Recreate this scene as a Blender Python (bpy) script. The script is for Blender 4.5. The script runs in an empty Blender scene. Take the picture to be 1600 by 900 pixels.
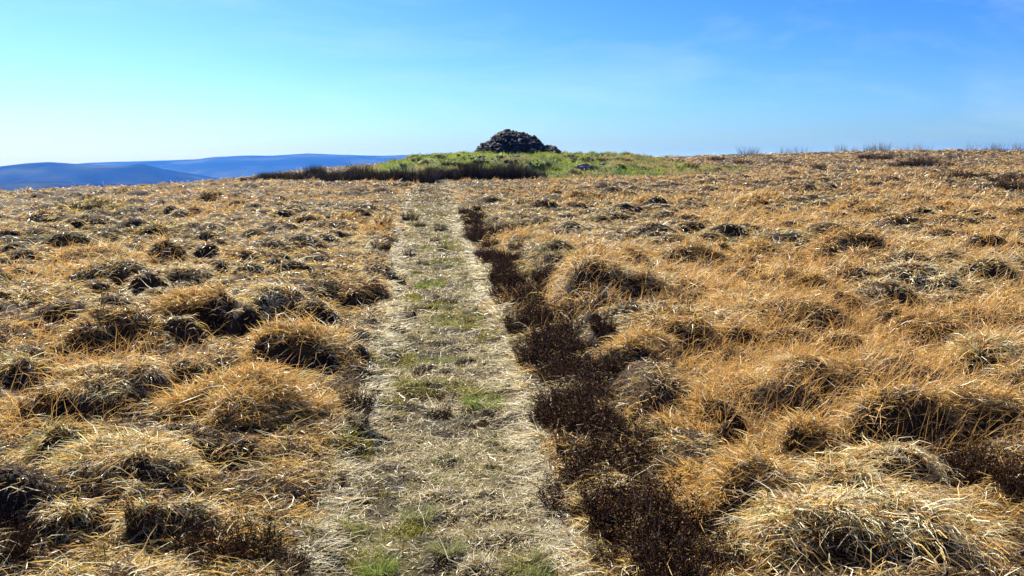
import bpy, bmesh, math, random
import numpy as np
from mathutils import Vector, Matrix, Euler

# ------------------------------------------------------------------ camera, sky, sun, exposure
random.seed(7)
RNG = np.random.default_rng(11)
scene = bpy.context.scene
COL = scene.collection
FPX = 1256.0                      # focal length in pixels of the 1600 px wide photograph
HORIZON = 248.0                   # row of the true horizon
PITCH = math.atan((450 - HORIZON) / FPX)
EYE = 1.6
cam_data = bpy.data.cameras.new('camera')
cam_data.sensor_width = 36.0
cam_data.lens = 36.0 * FPX / 1600.0
cam_data.clip_start = 0.05
cam_data.clip_end = 40000.0
cam = bpy.data.objects.new('camera', cam_data)
COL.objects.link(cam)
cam.location = (0, 0, EYE)
cam.rotation_euler = (math.pi / 2 - PITCH, 0, 0)
scene.camera = cam

SUN_EL = math.radians(40)
SUN_AZ = math.radians(-34)        # measured from +Y towards +X
world = bpy.data.worlds.new('World')
scene.world = world
world.use_nodes = True
wn = world.node_tree
sky = wn.nodes.new('ShaderNodeTexSky')
sky.sky_type = 'NISHITA'
sky.sun_disc = False
sky.sun_elevation = SUN_EL
sky.sun_rotation = SUN_AZ
sky.altitude = 300
sky.air_density = 1.0
sky.dust_density = 1.0
sky.ozone_density = 3.0
hsv = wn.nodes.new('ShaderNodeHueSaturation')
hsv.inputs['Saturation'].default_value = 1.35
bg = wn.nodes['Background']
bg.inputs['Strength'].default_value = 0.05
wn.links.new(sky.outputs[0], hsv.inputs['Color'])
wb = wn.nodes.new('ShaderNodeMix'); wb.data_type = 'RGBA'; wb.blend_type = 'MULTIPLY'
wb.inputs[0].default_value = 1.0
wb.inputs[7].default_value = (0.315, 0.515, 0.90, 1)
gm = wn.nodes.new('ShaderNodeGamma'); gm.inputs['Gamma'].default_value = 1.15
wn.links.new(hsv.outputs[0], gm.inputs[0])
wn.links.new(gm.outputs[0], wb.inputs[6])
# thin high cirrus: stretched noise over the sky's own directions
wtc = wn.nodes.new('ShaderNodeTexCoord')
wmp = wn.nodes.new('ShaderNodeMapping'); wmp.inputs['Scale'].default_value = (1.6, 2.2, 7.0); wmp.inputs['Rotation'].default_value = (0.1, 0.35, 0.2)
wn.links.new(wtc.outputs['Generated'], wmp.inputs['Vector'])
wnz = wn.nodes.new('ShaderNodeTexNoise'); wnz.inputs['Scale'].default_value = 1.7; wnz.inputs['Detail'].default_value = 7; wnz.inputs['Roughness'].default_value = 0.62
wnz.inputs['Distortion'].default_value = 0.6
wn.links.new(wmp.outputs[0], wnz.inputs['Vector'])
wrp = wn.nodes.new('ShaderNodeMapRange'); wrp.inputs['From Min'].default_value = 0.50; wrp.inputs['From Max'].default_value = 0.82; wrp.inputs['To Max'].default_value = 0.28
wn.links.new(wnz.outputs[0], wrp.inputs['Value'])
wcl = wn.nodes.new('ShaderNodeMix'); wcl.data_type = 'RGBA'
wn.links.new(wrp.outputs[0], wcl.inputs[0]); wn.links.new(wb.outputs[2], wcl.inputs[6])
wcl.inputs[7].default_value = (6.0, 7.0, 7.6, 1)
wn.links.new(wcl.outputs[2], bg.inputs['Color'])

sd = bpy.data.lights.new('sun', 'SUN')
sd.energy = 5.0
sd.angle = math.radians(0.53)
sd.color = (1.0, 0.93, 0.82)
sun = bpy.data.objects.new('sun', sd)
COL.objects.link(sun)
to_sun = Vector((math.sin(SUN_AZ) * math.cos(SUN_EL), math.cos(SUN_AZ) * math.cos(SUN_EL), math.sin(SUN_EL)))
sun.rotation_euler = to_sun.to_track_quat('Z', 'Y').to_euler()
sun.location = to_sun * 60

scene.view_settings.view_transform = 'Standard'
scene.view_settings.look = 'None'
scene.view_settings.exposure = 1.55
scene.view_settings.gamma = 1.0
scene.view_settings.use_curve_mapping = False
scene.render.engine = 'CYCLES'
cy = scene.cycles
cy.max_bounces = 5
cy.diffuse_bounces = 1
cy.glossy_bounces = 2
cy.transmission_bounces = 3
cy.volume_bounces = 0
cy.transparent_max_bounces = 6
cy.caustics_reflective = False
cy.caustics_refractive = False
cy.use_adaptive_sampling = True
cy.use_denoising = True
cy.denoiser = 'OPENIMAGEDENOISE'
cy.sample_clamp_indirect = 4.0

# ------------------------------------------------------------------ small numeric helpers
def smooth(a, b, x):
    t = np.clip((x - a) / (b - a), 0, 1)
    return t * t * (3 - 2 * t)

def hash2(ix, iy, seed):
    with np.errstate(over='ignore'):
        h = (ix.astype(np.int64).astype(np.uint32) * np.uint32(374761393)
             + iy.astype(np.int64).astype(np.uint32) * np.uint32(668265263)
             + np.uint32((seed * 2246822519) & 0xffffffff))
        h = (h ^ (h >> np.uint32(13))) * np.uint32(1274126177)
        h = (h ^ (h >> np.uint32(16))) * np.uint32(2654435761)
        h = h ^ (h >> np.uint32(15))
    return h.astype(np.float64) / 4294967295.0

def vnoise(x, y, seed):
    ix, iy = np.floor(x), np.floor(y)
    fx, fy = x - ix, y - iy
    fx = fx * fx * (3 - 2 * fx)
    fy = fy * fy * (3 - 2 * fy)
    a = hash2(ix, iy, seed); b = hash2(ix + 1, iy, seed)
    c = hash2(ix, iy + 1, seed); d = hash2(ix + 1, iy + 1, seed)
    return (a * (1 - fx) + b * fx) * (1 - fy) + (c * (1 - fx) + d * fx) * fy

def fbm(x, y, seed, octaves=3):
    s = np.zeros_like(x, dtype=np.float64); amp = 0.5; tot = 0
    for k in range(octaves):
        s += amp * vnoise(x * 2 ** k, y * 2 ** k, seed + 17 * k)
        tot += amp; amp *= 0.5
    return s / tot

# ------------------------------------------------------------------ terrain
def base_h(x, y):
    x = np.asarray(x, float); y = np.asarray(y, float)
    q = x / np.maximum(y, 1.0)
    left_fade = smooth(-0.75, -0.1, q)
    z = 0.2 * smooth(8, 50, y) + 1.15 * smooth(50, 92, y) * left_fade
    z = z + 0.021 * np.maximum(x, 0) * smooth(2, 30, y) + (-0.00075) * np.minimum(np.maximum(x, -60), 0) ** 2 * smooth(2, 40, y)
    d = np.hypot(x, y)
    rc = np.interp(q, [-0.75, -0.64, -0.3, 0.1, 0.3], [46, 48, 62, 92, 95])
    e = np.maximum(0, d - rc)
    z = z - np.minimum(0.14 * e * e / (e + 70), 165) - 0.3 * smooth(0, 40, -y)
    z = z + 0.10 * (fbm(x * 0.35, y * 0.35, 3, 2) - 0.5) * smooth(3, 12, d)
    z = z + 0.9 * (fbm(x * 0.05, y * 0.05, 5, 2) - 0.5) * smooth(20, 90, d)
    return z

MC = (-0.2, 61.5)
def mound_h(x, y):
    x = np.asarray(x, float); y = np.asarray(y, float)
    if x.ndim == 0: return mound_h(x[None], y[None])[0]
    rx = np.where(x < MC[0], 15.0, 20.0)
    e = np.sqrt(((x - MC[0]) / rx) ** 2 + ((y - MC[1]) / 10.8) ** 2)
    e = e + 0.10 * (fbm(x * 0.5, y * 0.5, 9, 2) - 0.5)
    m = 1 - smooth(0.30, 1.0, e)
    b0 = base_h(x, y)
    z = b0 + (1.88 - 0.10 * smooth(2, 9, x) - b0) * m
    z = z + (0.34 * (fbm(x * 0.7, y * 0.7, 21, 3) - 0.5) + 1.3 * bumps(x, y, 1.6, 0.4, 0.9, 0.05, 0.24, 0.65, 27) * (1 - 0.85 * np.exp(-((x - 0.4) / 3.2) ** 4) * smooth(54, 56, y)) + 0.16 * np.exp(-((x - 7.6) / 1.6) ** 2)) * smooth(0, 0.4, m)
    return z - 0.35 * (1 - smooth(0.0, 0.06, m))

def unproject(px, py, f=base_h, start=0.5):
    dx = (px - 800) / FPX; dv = (py - 450) / FPX
    ray = np.array([dx, math.cos(PITCH) - dv * math.sin(PITCH), -math.sin(PITCH) - dv * math.cos(PITCH)])
    lo, t = start, start
    while t < 160:
        p = ray * t
        if EYE + p[2] <= float(f(p[0], p[1])):
            break
        lo = t; t *= 1.02
    hi = t
    for _ in range(20):
        m = 0.5 * (lo + hi); p = ray * m
        if EYE + p[2] <= float(f(p[0], p[1])): hi = m
        else: lo = m
    p = ray * hi
    return float(p[0]), float(p[1])

def ground_or_mound(x, y):
    return np.maximum(base_h(x, y), mound_h(x, y))

# the mown path: its two edges traced on the ground
_edge = [(960, 455, 950), (900, 470, 930), (800, 495, 885), (700, 530, 850), (600, 575, 815), (500, 602, 790), (450, 608, 770),
         (400, 612, 745), (350, 618, 722), (320, 632, 712), (300, 642, 704), (288, 652, 694)]
_L = sorted([unproject(l, yy) for yy, l, r in _edge], key=lambda p: p[1])
_R = sorted([unproject(r, yy) for yy, l, r in _edge], key=lambda p: p[1])
LY = [p[1] for p in _L]; LX = [p[0] for p in _L]
RY = [p[1] for p in _R]; RX = [p[0] for p in _R]
PATH_END = LY[-1]
def path_out(x, y):
    """metres outside the path's edge (negative on the path)"""
    w = 0.42 * (fbm(x * 2.3, y * 2.3, 31, 2) - 0.5) + 0.34 * (vnoise(x * 0.7, y * 0.7, 37) - 0.5)
    d = np.maximum(np.interp(y, LY, LX) - x, x - np.interp(y, RY, RX)) + w
    w = w * (1 + 0.9 * smooth(10, 30, y))
    return np.where(y > PATH_END, np.maximum(d, (y - PATH_END) * 0.3), d)

def bumps(x, y, cell, r0, r1, h0, h1, prob, seed):
    out = np.zeros_like(x)
    cx, cyy = np.floor(x / cell), np.floor(y / cell)
    for i in (-1, 0, 1):
        for j in (-1, 0, 1):
            a, b = cx + i, cyy + j
            px = (a + 0.15 + 0.7 * hash2(a, b, seed)) * cell
            py = (b + 0.15 + 0.7 * hash2(a, b, seed + 1)) * cell
            r = r0 + (r1 - r0) * hash2(a, b, seed + 2)
            h = h0 + (h1 - h0) * hash2(a, b, seed + 3)
            h = np.where(hash2(a, b, seed + 4) < prob, h, 0)
            dy = y - py
            dy = np.where(dy < 0, dy * 1.75, dy)
            q2 = ((x - px) ** 2 + dy ** 2) / (r * r)
            np.maximum(out, h * np.clip(1 - q2, 0, 1) ** 0.8, out=out)
    return out

# prominent tussocks of the photograph: x, y of the middle, width in its pixels, kind, label
TUSSOCKS = [
 (312, 498, 115, 'g', 'tall ginger grass tussock leaning right over its black hollow, left of the path'),
 (62, 487, 90, 'd', 'dark sided grass tussock near the left edge beside pale flattened straw'),
 (185, 532, 130, 'd', 'wide flattened tussock of dark thatch left of the tall ginger tussock'),
 (48, 582, 84, 'o', 'round olive tussock with dark front at the far left edge'),
 (372, 628, 200, 'g', 'broad ginger topped hummock with a wide black hollow under its front'),
 (475, 548, 150, 'g', 'ginger tussock by the path edge above the broad black hollow'),
 (574, 466, 66, 'k', 'dark rounded tussock bulging onto the left edge of the path'),
 (75, 700, 115, 'o', 'grey olive tussock of fine soft grass at lower left'),
 (128, 752, 80, 'n', 'upright green olive tuft with a dark base at lower left'),
 (228, 728, 165, 's', 'straw tussock with a dark hollow right of the upright green tuft'),
 (268, 800, 120, 's', 'pale combed straw tussock in the bottom left corner area'),
 (95, 825, 75, 's', 'small straw tussock above the dark lower left corner'),
 (365, 415, 84, 'd', 'dark thatch tussock midway across the moor left of the path'),
 (430, 352, 46, 'd', 'smaller dark grass tussock left of its wider twin, far left moor'),
 (482, 348, 52, 'd', 'dark topped tussock in the ginger grass short of the rushes'),
 (538, 348, 40, 'g', 'small ginger tussock between the dark tussock and the path'),
 (512, 450, 66, 'd', 'low dark tussock in ginger grass beside the path, left side'),
 (420, 487, 100, 's', 'straw tussock between the tall ginger tussock and the path'),
 (155, 322, 92, 'o', 'wide grey brown hummock far out on the left moor'),
 (72, 345, 62, 'd', 'dark tussock on the left moor below the wide grey hummock'),
 (200, 302, 34, 'd', 'small dark tussock near the left skyline below the blue hills'),
 (330, 312, 44, 'd', 'dark tussock far off on the left moor before the rushes'),
 (245, 365, 60, 'o', 'olive brown tussock in the middle of the left moor'),
 (300, 440, 80, 's', 'pale straw tussock left of the dark thatch tussock'),
 (180, 610, 110, 's', 'straw hummock behind the grey olive tussock'),
 (1176, 318, 70, 'g', 'tall ginger tussock with a dark right flank, far right moor'),
 (962, 300, 28, 'd', 'small dark round tussock right of the end of the path'),
 (905, 310, 42, 'd', 'grey brown tussock just left of the small dark round one'),
 (866, 303, 26, 'd', 'little dome of brown grass nearest the end of the path'),
 (820, 318, 48, 'd', 'brown tussock just right of the path where it narrows'),
 (1012, 320, 40, 'g', 'ginger brown tussock right of the small dark round one'),
 (1335, 326, 52, 'g', 'ginger tussock with a pale stone at its foot'),
 (1410, 350, 54, 'k', 'dark tussock right of the ginger one with the pale stone'),
 (1364, 380, 32, 'k', 'small nearly black tuft on the right moor'),
 (1322, 396, 84, 'k', 'low black fronted hummock left of the small black tuft'),
 (1250, 448, 84, 'g', 'big round ginger tussock with a deep dark front, right moor'),
 (1302, 428, 48, 'k', 'dark tussock touching the big round ginger one'),
 (1072, 525, 125, 'd', 'big tussock of dark thatch streaked with white straws'),
 (1008, 560, 100, 'g', 'smooth golden mound of grass beside the dark heather edge'),
 (1288, 548, 72, 'd', 'brown tussock above the pale tangle of straw, right moor'),
 (1432, 528, 115, 'd', 'wide dark hollowed tussock at mid right'),
 (1545, 572, 135, 'o', 'large yellow green tussock hanging over a black hollow at right edge'),
 (1370, 572, 64, 'o', 'small greenish tussock left of the large yellow green one'),
 (1080, 660, 90, 'g', 'ginger tussock just right of the heather strip'),
 (1242, 684, 95, 'g', 'rounded ginger tussock with a black hollow facing the viewer'),
 (1132, 772, 165, 'g', 'golden hummock arching over a black cave of shade'),
 (1322, 822, 290, 's', 'longest golden hummock of combed straw at the bottom right'),
 (1512, 662, 150, 'g', 'ginger hummock above the dark heather at the right edge'),
 (1400, 740, 110, 's', 'straw tussock between the long hummock and the right heather'),
 (1560, 480, 62, 'g', 'ginger tussock at the right edge above the wide dark hollow'),
 (1472, 410, 50, 'g', 'ginger tussock upper right of the low black fronted hummock'),
 (1452, 452, 58, 's', 'straw tussock on the right moor below the ginger pair'),
 (1105, 410, 62, 'g', 'ginger tussock midway between heather edge and black fronted hummock'),
 (918, 436, 68, 'd', 'greyish thatch tussock beside the widest dark heather'),
 (1180, 400, 54, 'g', 'ginger tussock behind the big round ginger one'),
 (1500, 330, 40, 'g', 'small ginger tussock far right below the dark peat'),
 (1000, 470, 80, 'g', 'ginger tussock above the big dark thatch tussock'),
 (1170, 480, 80, 's', 'pale golden tussock left of the big round ginger one'),
 (1190, 600, 90, 's', 'straw tussock left of the pale straw tangle'),
 (940, 745, 90, 's', 'golden tussock set into the black heather strip'),
]
TU = []
for (px, py, w, k, lab) in TUSSOCKS:
    X, Y = unproject(px, py + 0.12 * w)
    depth = Y * math.cos(PITCH) + EYE * math.sin(PITCH)
    r = 0.5 * w / FPX * depth * 1.12
    h = min(0.42, (0.62 if w < 200 else 0.42) * r + 0.05) * (1 - 0.2 * float(smooth(9, 20, Y)))
    TU.append((X, Y, r, h, k, lab))

def tussock_field(x, y):
    out = np.zeros_like(x)
    pit = np.zeros_like(x)
    rough = 0.55 + 0.75 * fbm(x * 4.0, y * 4.0, 221, 2)
    near = 1 - smooth(9, 18, np.hypot(x, y))
    x = x + near * (0.45 * (vnoise(x * 2.0, y * 2.0, 225) - 0.5) + 0.2 * (vnoise(x * 5.0, y * 5.0, 226) - 0.5))
    y = y + near * (0.35 * (vnoise(x * 2.0, y * 2.0, 227) - 0.5) + 0.2 * (vnoise(x * 5.0, y * 5.0, 228) - 0.5))
    for (X, Y, r, h, k, lab) in TU:
        R = r * 1.05
        idx = np.nonzero((np.abs(x - X) < R) & (np.abs(y - Y) < R))[0]
        if idx.size:
            dy = y[idx] - Y
            dy = np.where(dy < 0, dy * 1.7, dy)
            q2 = ((x[idx] - X) ** 2 + dy ** 2) / (R * R)
            out[idx] = np.maximum(out[idx], h * np.clip(1 - q2, 0, 1) ** 0.7 * rough[idx])
        if k != 's' or r > 0.4:
            py = Y - 0.78 * R
            idx = np.nonzero((np.abs(x - X) < R) & (np.abs(y - py) < 0.5 * R))[0]
            if idx.size:
                q2 = ((x[idx] - X) / (0.85 * R)) ** 2 + ((y[idx] - py) / (0.42 * R)) ** 2
                pit[idx] = np.maximum(pit[idx], np.clip(1 - q2, 0, 1) * rough[idx])
    return out, pit

def ground_h(x, y):
    x = np.asarray(x, float).ravel(); y = np.asarray(y, float).ravel()
    out = path_out(x, y)
    pm = smooth(-0.02, 0.32, out)
    d = np.hypot(x, y)
    wx = x + 0.16 * (vnoise(x * 2.2, y * 2.2, 51) - 0.5); wy = y + 0.16 * (vnoise(x * 2.2, y * 2.2, 53) - 0.5)
    tall = 0.55 + 0.9 * fbm(x * 0.22, y * 0.22, 61, 2)
    b = np.maximum(bumps(wx, wy, 0.52, 0.17, 0.34, 0.04, 0.20, 0.75, 71),
                   bumps(wx, wy, 1.15, 0.36, 0.72, 0.16, 0.42, 0.62, 83)) * tall
    b = np.maximum(b, bumps(wx, wy, 0.8, 0.22, 0.44, 0.10, 0.30, 0.5, 89) * tall)
    b = b * (1 - 0.38 * smooth(8, 20, d)) * (0.35 + 0.65 * smooth(0.1, 1.1, out))
    b = b + 0.6 * bumps(wx, wy, 2.8, 0.9, 1.7, 0.05, 0.26, 0.7, 97)
    t, pit = tussock_field(x, y)
    strip = smooth(0.0, 0.12, x - np.interp(y, RY, RX)) * (1 - smooth(0.5, 0.85, x - np.interp(y, RY, RX))) * (1 - smooth(22, 26, y))
    fade = 1 - smooth(110, 160, d)
    z = base_h(x, y) + (np.maximum(b * fade, t) * (1 - 0.7 * strip) - 0.19 * pit) * pm
    z = z - 0.10 * (1 - smooth(-0.12, 0.18, out)) * (d < 70) - 0.02 * (1 - smooth(-0.2, -0.05, out)) * (d < 70)
    z = z + (1 - pm) * bumps(x, y, 0.22, 0.06, 0.15, 0.01, 0.045, 0.5, 103) * (d < 70)
    z = z + 0.045 * (fbm(x * 7, y * 7, 41, 2) - 0.5) * fade
    return z

# ------------------------------------------------------------------ materials
def new_mat(name):
    m = bpy.data.materials.new(name)
    m.use_nodes = True
    nt = m.node_tree
    nt.nodes.clear()
    return m, nt, nt.nodes.new('ShaderNodeOutputMaterial')

def ramp(nt, stops):
    r = nt.nodes.new('ShaderNodeValToRGB')
    e = r.color_ramp.elements
    while len(e) < len(stops): e.new(0.5)
    for el, (p, c) in zip(e, stops):
        el.position = p; el.color = (*c, 1)
    return r

def noise(nt, scale, detail=4, rough=0.55, coord='Object'):
    tc = nt.nodes.new('ShaderNodeTexCoord')
    n = nt.nodes.new('ShaderNodeTexNoise')
    n.inputs['Scale'].default_value = scale
    n.inputs['Detail'].default_value = detail
    n.inputs['Roughness'].default_value = rough
    nt.links.new(tc.outputs[coord], n.inputs['Vector'])
    return n

def mix_col(nt, fac, a, b):
    m = nt.nodes.new('ShaderNodeMix'); m.data_type = 'RGBA'
    for s, v in ((0, fac), (6, a), (7, b)):
        if hasattr(v, 'links'): nt.links.new(v, m.inputs[s])
        else: m.inputs[s].default_value = v if s == 0 else (*v, 1)
    return m.outputs[2]

def blade_mat(name, translucent, rough=0.42, spec=0.45):
    m, nt, out = new_mat(name)
    at = nt.nodes.new('ShaderNodeAttribute'); at.attribute_name = 'tint'
    p = nt.nodes.new('ShaderNodeBsdfPrincipled')
    p.inputs['Roughness'].default_value = rough
    p.inputs['Specular IOR Level'].default_value = spec
    nt.links.new(at.outputs['Color'], p.inputs['Base Color'])
    t = nt.nodes.new('ShaderNodeBsdfTranslucent')
    nt.links.new(at.outputs['Color'], t.inputs['Color'])
    mx = nt.nodes.new('ShaderNodeMixShader'); mx.inputs[0].default_value = translucent
    nt.links.new(p.outputs[0], mx.inputs[1]); nt.links.new(t.outputs[0], mx.inputs[2])
    nt.links.new(mx.outputs[0], out.inputs[0])
    return m

M_DRY = blade_mat('dry_grass', 0.33, 0.40, 0.34)
M_GREEN = blade_mat('green_grass', 0.45, 0.5, 0.35)
M_WOODY = blade_mat('heather_twig', 0.05, 0.8, 0.04)
M_RUSH = blade_mat('dark_rush', 0.10, 0.6, 0.15)

def soil_mat(name, stops, scale, bump, big=None):
    m, nt, out = new_mat(name)
    p = nt.nodes.new('ShaderNodeBsdfPrincipled')
    p.inputs['Roughness'].default_value = 0.9
    p.inputs['Specular IOR Level'].default_value = 0.15
    n = noise(nt, scale, 6, 0.65)
    r = ramp(nt, stops)
    nt.links.new(n.outputs[0], r.inputs[0])
    c = r.outputs[0]
    if big:
        n2 = noise(nt, big[0], 3, 0.6)
        r2 = ramp(nt, [(big[1], (0, 0, 0)), (big[2], (1, 1, 1))])
        nt.links.new(n2.outputs[0], r2.inputs[0])
        c = mix_col(nt, r2.outputs[0], c, big[3])
    nt.links.new(c, p.inputs['Base Color'])
    n3 = noise(nt, scale * 2.5, 5, 0.7)
    b = nt.nodes.new('ShaderNodeBump'); b.inputs['Strength'].default_value = 0.8; b.inputs['Distance'].default_value = bump
    nt.links.new(n3.outputs[0], b.inputs['Height']); nt.links.new(b.outputs[0], p.inputs['Normal'])
    nt.links.new(p.outputs[0], out.inputs[0])
    return m

M_GROUND = soil_mat('thatch_and_peat', [(0.30, (0.012, 0.008, 0.006)), (0.48, (0.028, 0.018, 0.009)), (0.62, (0.065, 0.04, 0.018)), (0.8, (0.15, 0.10, 0.05))],
                    5.0, 0.03, (0.35, 0.55, 0.8, (0.10, 0.055, 0.02)))
M_PATH = soil_mat('trodden_turf', [(0.28, (0.010, 0.007, 0.004)), (0.48, (0.024, 0.017, 0.008)), (0.62, (0.06, 0.05, 0.02)), (0.8, (0.2, 0.16, 0.09))],
                  14.0, 0.02, (1.6, 0.50, 0.68, (0.13, 0.125, 0.03)))
M_MOUND = soil_mat('mound_turf', [(0.3, (0.03, 0.045, 0.012)), (0.5, (0.075, 0.12, 0.02)), (0.7, (0.16, 0.2, 0.045))], 3.0, 0.03,
                   (0.5, 0.5, 0.72, (0.16, 0.125, 0.045)))
M_HILL = soil_mat('far_moor', [(0.40, (0.004, 0.008, 0.006)), (0.5, (0.012, 0.02, 0.014)), (0.62, (0.04, 0.048, 0.026))], 0.003, 1.0)

for nd_ in M_HILL.node_tree.nodes:
    if nd_.type == 'BSDF_PRINCIPLED': nd_.inputs['Specular IOR Level'].default_value = 0.0

def stone_mat(name, a, b, lichen, amount):
    m, nt, out = new_mat(name)
    p = nt.nodes.new('ShaderNodeBsdfPrincipled')
    p.inputs['Roughness'].default_value = 0.8
    p.inputs['Specular IOR Level'].default_value = 0.18
    n = noise(nt, 7.0, 6, 0.65)
    r = ramp(nt, [(0.35, a), (0.68, b)]); nt.links.new(n.outputs[0], r.inputs[0])
    n2 = noise(nt, 11.0, 4, 0.7)
    r2 = ramp(nt, [(amount, (0, 0, 0)), (amount + 0.08, (1, 1, 1))]); nt.links.new(n2.outputs[0], r2.inputs[0])
    nt.links.new(mix_col(nt, r2.outputs[0], r.outputs[0], lichen), p.inputs['Base Color'])
    n3 = noise(nt, 25.0, 6, 0.7)
    bp = nt.nodes.new('ShaderNodeBump'); bp.inputs['Strength'].default_value = 0.7; bp.inputs['Distance'].default_value = 0.02
    nt.links.new(n3.outputs[0], bp.inputs['Height']); nt.links.new(bp.outputs[0], p.inputs['Normal'])
    nt.links.new(p.outputs[0], out.inputs[0])
    return m
M_STONE = stone_mat('granite', (0.014, 0.0135, 0.013), (0.045, 0.043, 0.041), (0.22, 0.22, 0.195), 0.62)
M_STONE_PALE = stone_mat('pale_granite', (0.13, 0.128, 0.12), (0.25, 0.245, 0.23), (0.36, 0.36, 0.33), 0.58)
M_STONE_WARM = stone_mat('ochre_stone', (0.16, 0.11, 0.035), (0.26, 0.19, 0.06), (0.3, 0.25, 0.1), 0.66)

# ------------------------------------------------------------------ mesh builders
def link(o, parent=None):
    COL.objects.link(o)
    if parent is not None: o.parent = parent
    return o

def tag(o, label=None, category=None, group=None, kind=None):
    for k, v in (('label', label), ('category', category), ('group', group), ('kind', kind)):
        if v: o[k] = v
    return o

def mesh_np(name, verts, faces4, mat, tint=None, faces3=None, shade_smooth=False):
    me = bpy.data.meshes.new(name)
    nv = len(verts)
    me.vertices.add(nv)
    me.vertices.foreach_set('co', np.ascontiguousarray(verts, dtype=np.float32).ravel())
    n4 = 0 if faces4 is None else len(faces4)
    n3 = 0 if faces3 is None else len(faces3)
    parts = []
    if n4: parts.append(np.asarray(faces4, np.int32).ravel())
    if n3: parts.append(np.asarray(faces3, np.int32).ravel())
    li = np.concatenate(parts)
    me.loops.add(len(li)); me.loops.foreach_set('vertex_index', li)
    me.polygons.add(n4 + n3)
    starts = np.concatenate([np.arange(n4, dtype=np.int32) * 4, n4 * 4 + np.arange(n3, dtype=np.int32) * 3])
    me.polygons.foreach_set('loop_start', starts.astype(np.int32))
    me.polygons.foreach_set('use_smooth', np.full(n4 + n3, shade_smooth))
    me.update(calc_edges=True)
    if tint is not None:
        a = me.attributes.new('tint', 'FLOAT_COLOR', 'POINT')
        c = np.ones((nv, 4), np.float32); c[:, :3] = tint
        a.data.foreach_set('color', c.ravel())
    me.materials.append(mat)
    return me

def grid_mesh(name, V, mat, shade_smooth=True, wrap=False):
    r, c = V.shape[:2]
    idx = np.arange(r * c).reshape(r, c)
    if wrap: idx = np.concatenate([idx, idx[:, :1]], axis=1)
    f = np.stack([idx[:-1, :-1], idx[:-1, 1:], idx[1:, 1:], idx[1:, :-1]], -1).reshape(-1, 4)
    return mesh_np(name, V.reshape(-1, 3), f, mat, shade_smooth=shade_smooth)

def blades(root, head, phi0, phi1, length, width, tint, seg=3, curl=None, kink=0.22):
    """curved tapering ribbons: heading angle in plan, elevation running from phi0 to phi1 along the blade"""
    n = len(root)
    P = np.zeros((n, seg + 1, 3)); P[:, 0] = root
    D = np.zeros((n, seg + 1, 3))
    for k in range(seg):
        t = (k + 0.5) / seg
        ph = phi0 + (phi1 - phi0) * t
        hd = head if curl is None else head + curl * t
        if kink and k: hd = hd + RNG.normal(0, kink * 1.5, n); ph = ph + RNG.normal(0, kink, n)
        d = np.stack([np.cos(hd) * np.cos(ph), np.sin(hd) * np.cos(ph), np.sin(ph)], -1)
        P[:, k + 1] = P[:, k] + d * (length / seg)[:, None]
        D[:, k] += d; D[:, k + 1] += d
    D /= np.linalg.norm(D, axis=2, keepdims=True) + 1e-9
    rv = RNG.normal(size=(n, 3)); rv[:, 2] *= 0.5
    W = np.cross(D, rv[:, None, :]); W /= np.linalg.norm(W, axis=2, keepdims=True) + 1e-9
    prof = np.array([1 - 0.75 * (k / seg) ** 1.5 for k in range(seg)])
    hw = 0.5 * width[:, None] * prof[None]
    A = P[:, :seg] - W[:, :seg] * hw[..., None]
    B = P[:, :seg] + W[:, :seg] * hw[..., None]
    V = np.concatenate([np.stack([A, B], 2).reshape(n, seg * 2, 3), P[:, seg:]], 1)
    nvb = seg * 2 + 1
    off = (np.arange(n) * nvb)[:, None]
    f4 = []
    for k in range(seg - 1):
        f4.append(off + np.array([[2 * k, 2 * k + 1, 2 * k + 3, 2 * k + 2]]))
    f3 = off + np.array([[2 * seg - 2, 2 * seg - 1, 2 * seg]])
    f4 = np.stack(f4, 1).reshape(-1, 4) if f4 else None
    return V.reshape(-1, 3), f4, f3, np.repeat(tint, nvb, axis=0)

def join_blades(sets):
    Vs, F4, F3, T = [], [], [], []
    o = 0
    for V, f4, f3, t in sets:
        Vs.append(V); T.append(t); F3.append(f3 + o)
        if f4 is not None: F4.append(f4 + o)
        o += len(V)
    return np.concatenate(Vs), (np.concatenate(F4) if F4 else None), np.concatenate(F3), np.concatenate(T)

def blade_object(name, sets, mat, origin=(0, 0, 0), parent=None):
    V, f4, f3, t = join_blades(sets)
    me = mesh_np(name, V - np.array(origin), f4, mat, t, f3)
    o = bpy.data.objects.new(name, me)
    o.location = origin
    return link(o, parent)

# ------------------------------------------------------------------ ground, path, mound, hills
ang = np.concatenate([np.linspace(-180, -54, 36, endpoint=False), np.linspace(-54, 54, 950, endpoint=False), np.linspace(54, 180, 36, endpoint=False)])
ang = np.radians(ang)
rad = np.concatenate([np.geomspace(0.35, 2.0, 60, endpoint=False), np.geomspace(2.0, 130, 950, endpoint=False), np.geomspace(130, 9000, 90)])
A, R = np.meshgrid(ang, rad)
gx, gy = R * np.sin(A), R * np.cos(A)
gz = ground_h(gx, gy).reshape(gx.shape)
g = bpy.data.objects.new('ground', grid_mesh('ground', np.stack([gx, gy, gz], -1), M_GROUND, wrap=True))
tag(link(g), 'open moor ground of dark peat and dead brown thatch', 'ground', kind='structure')

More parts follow.
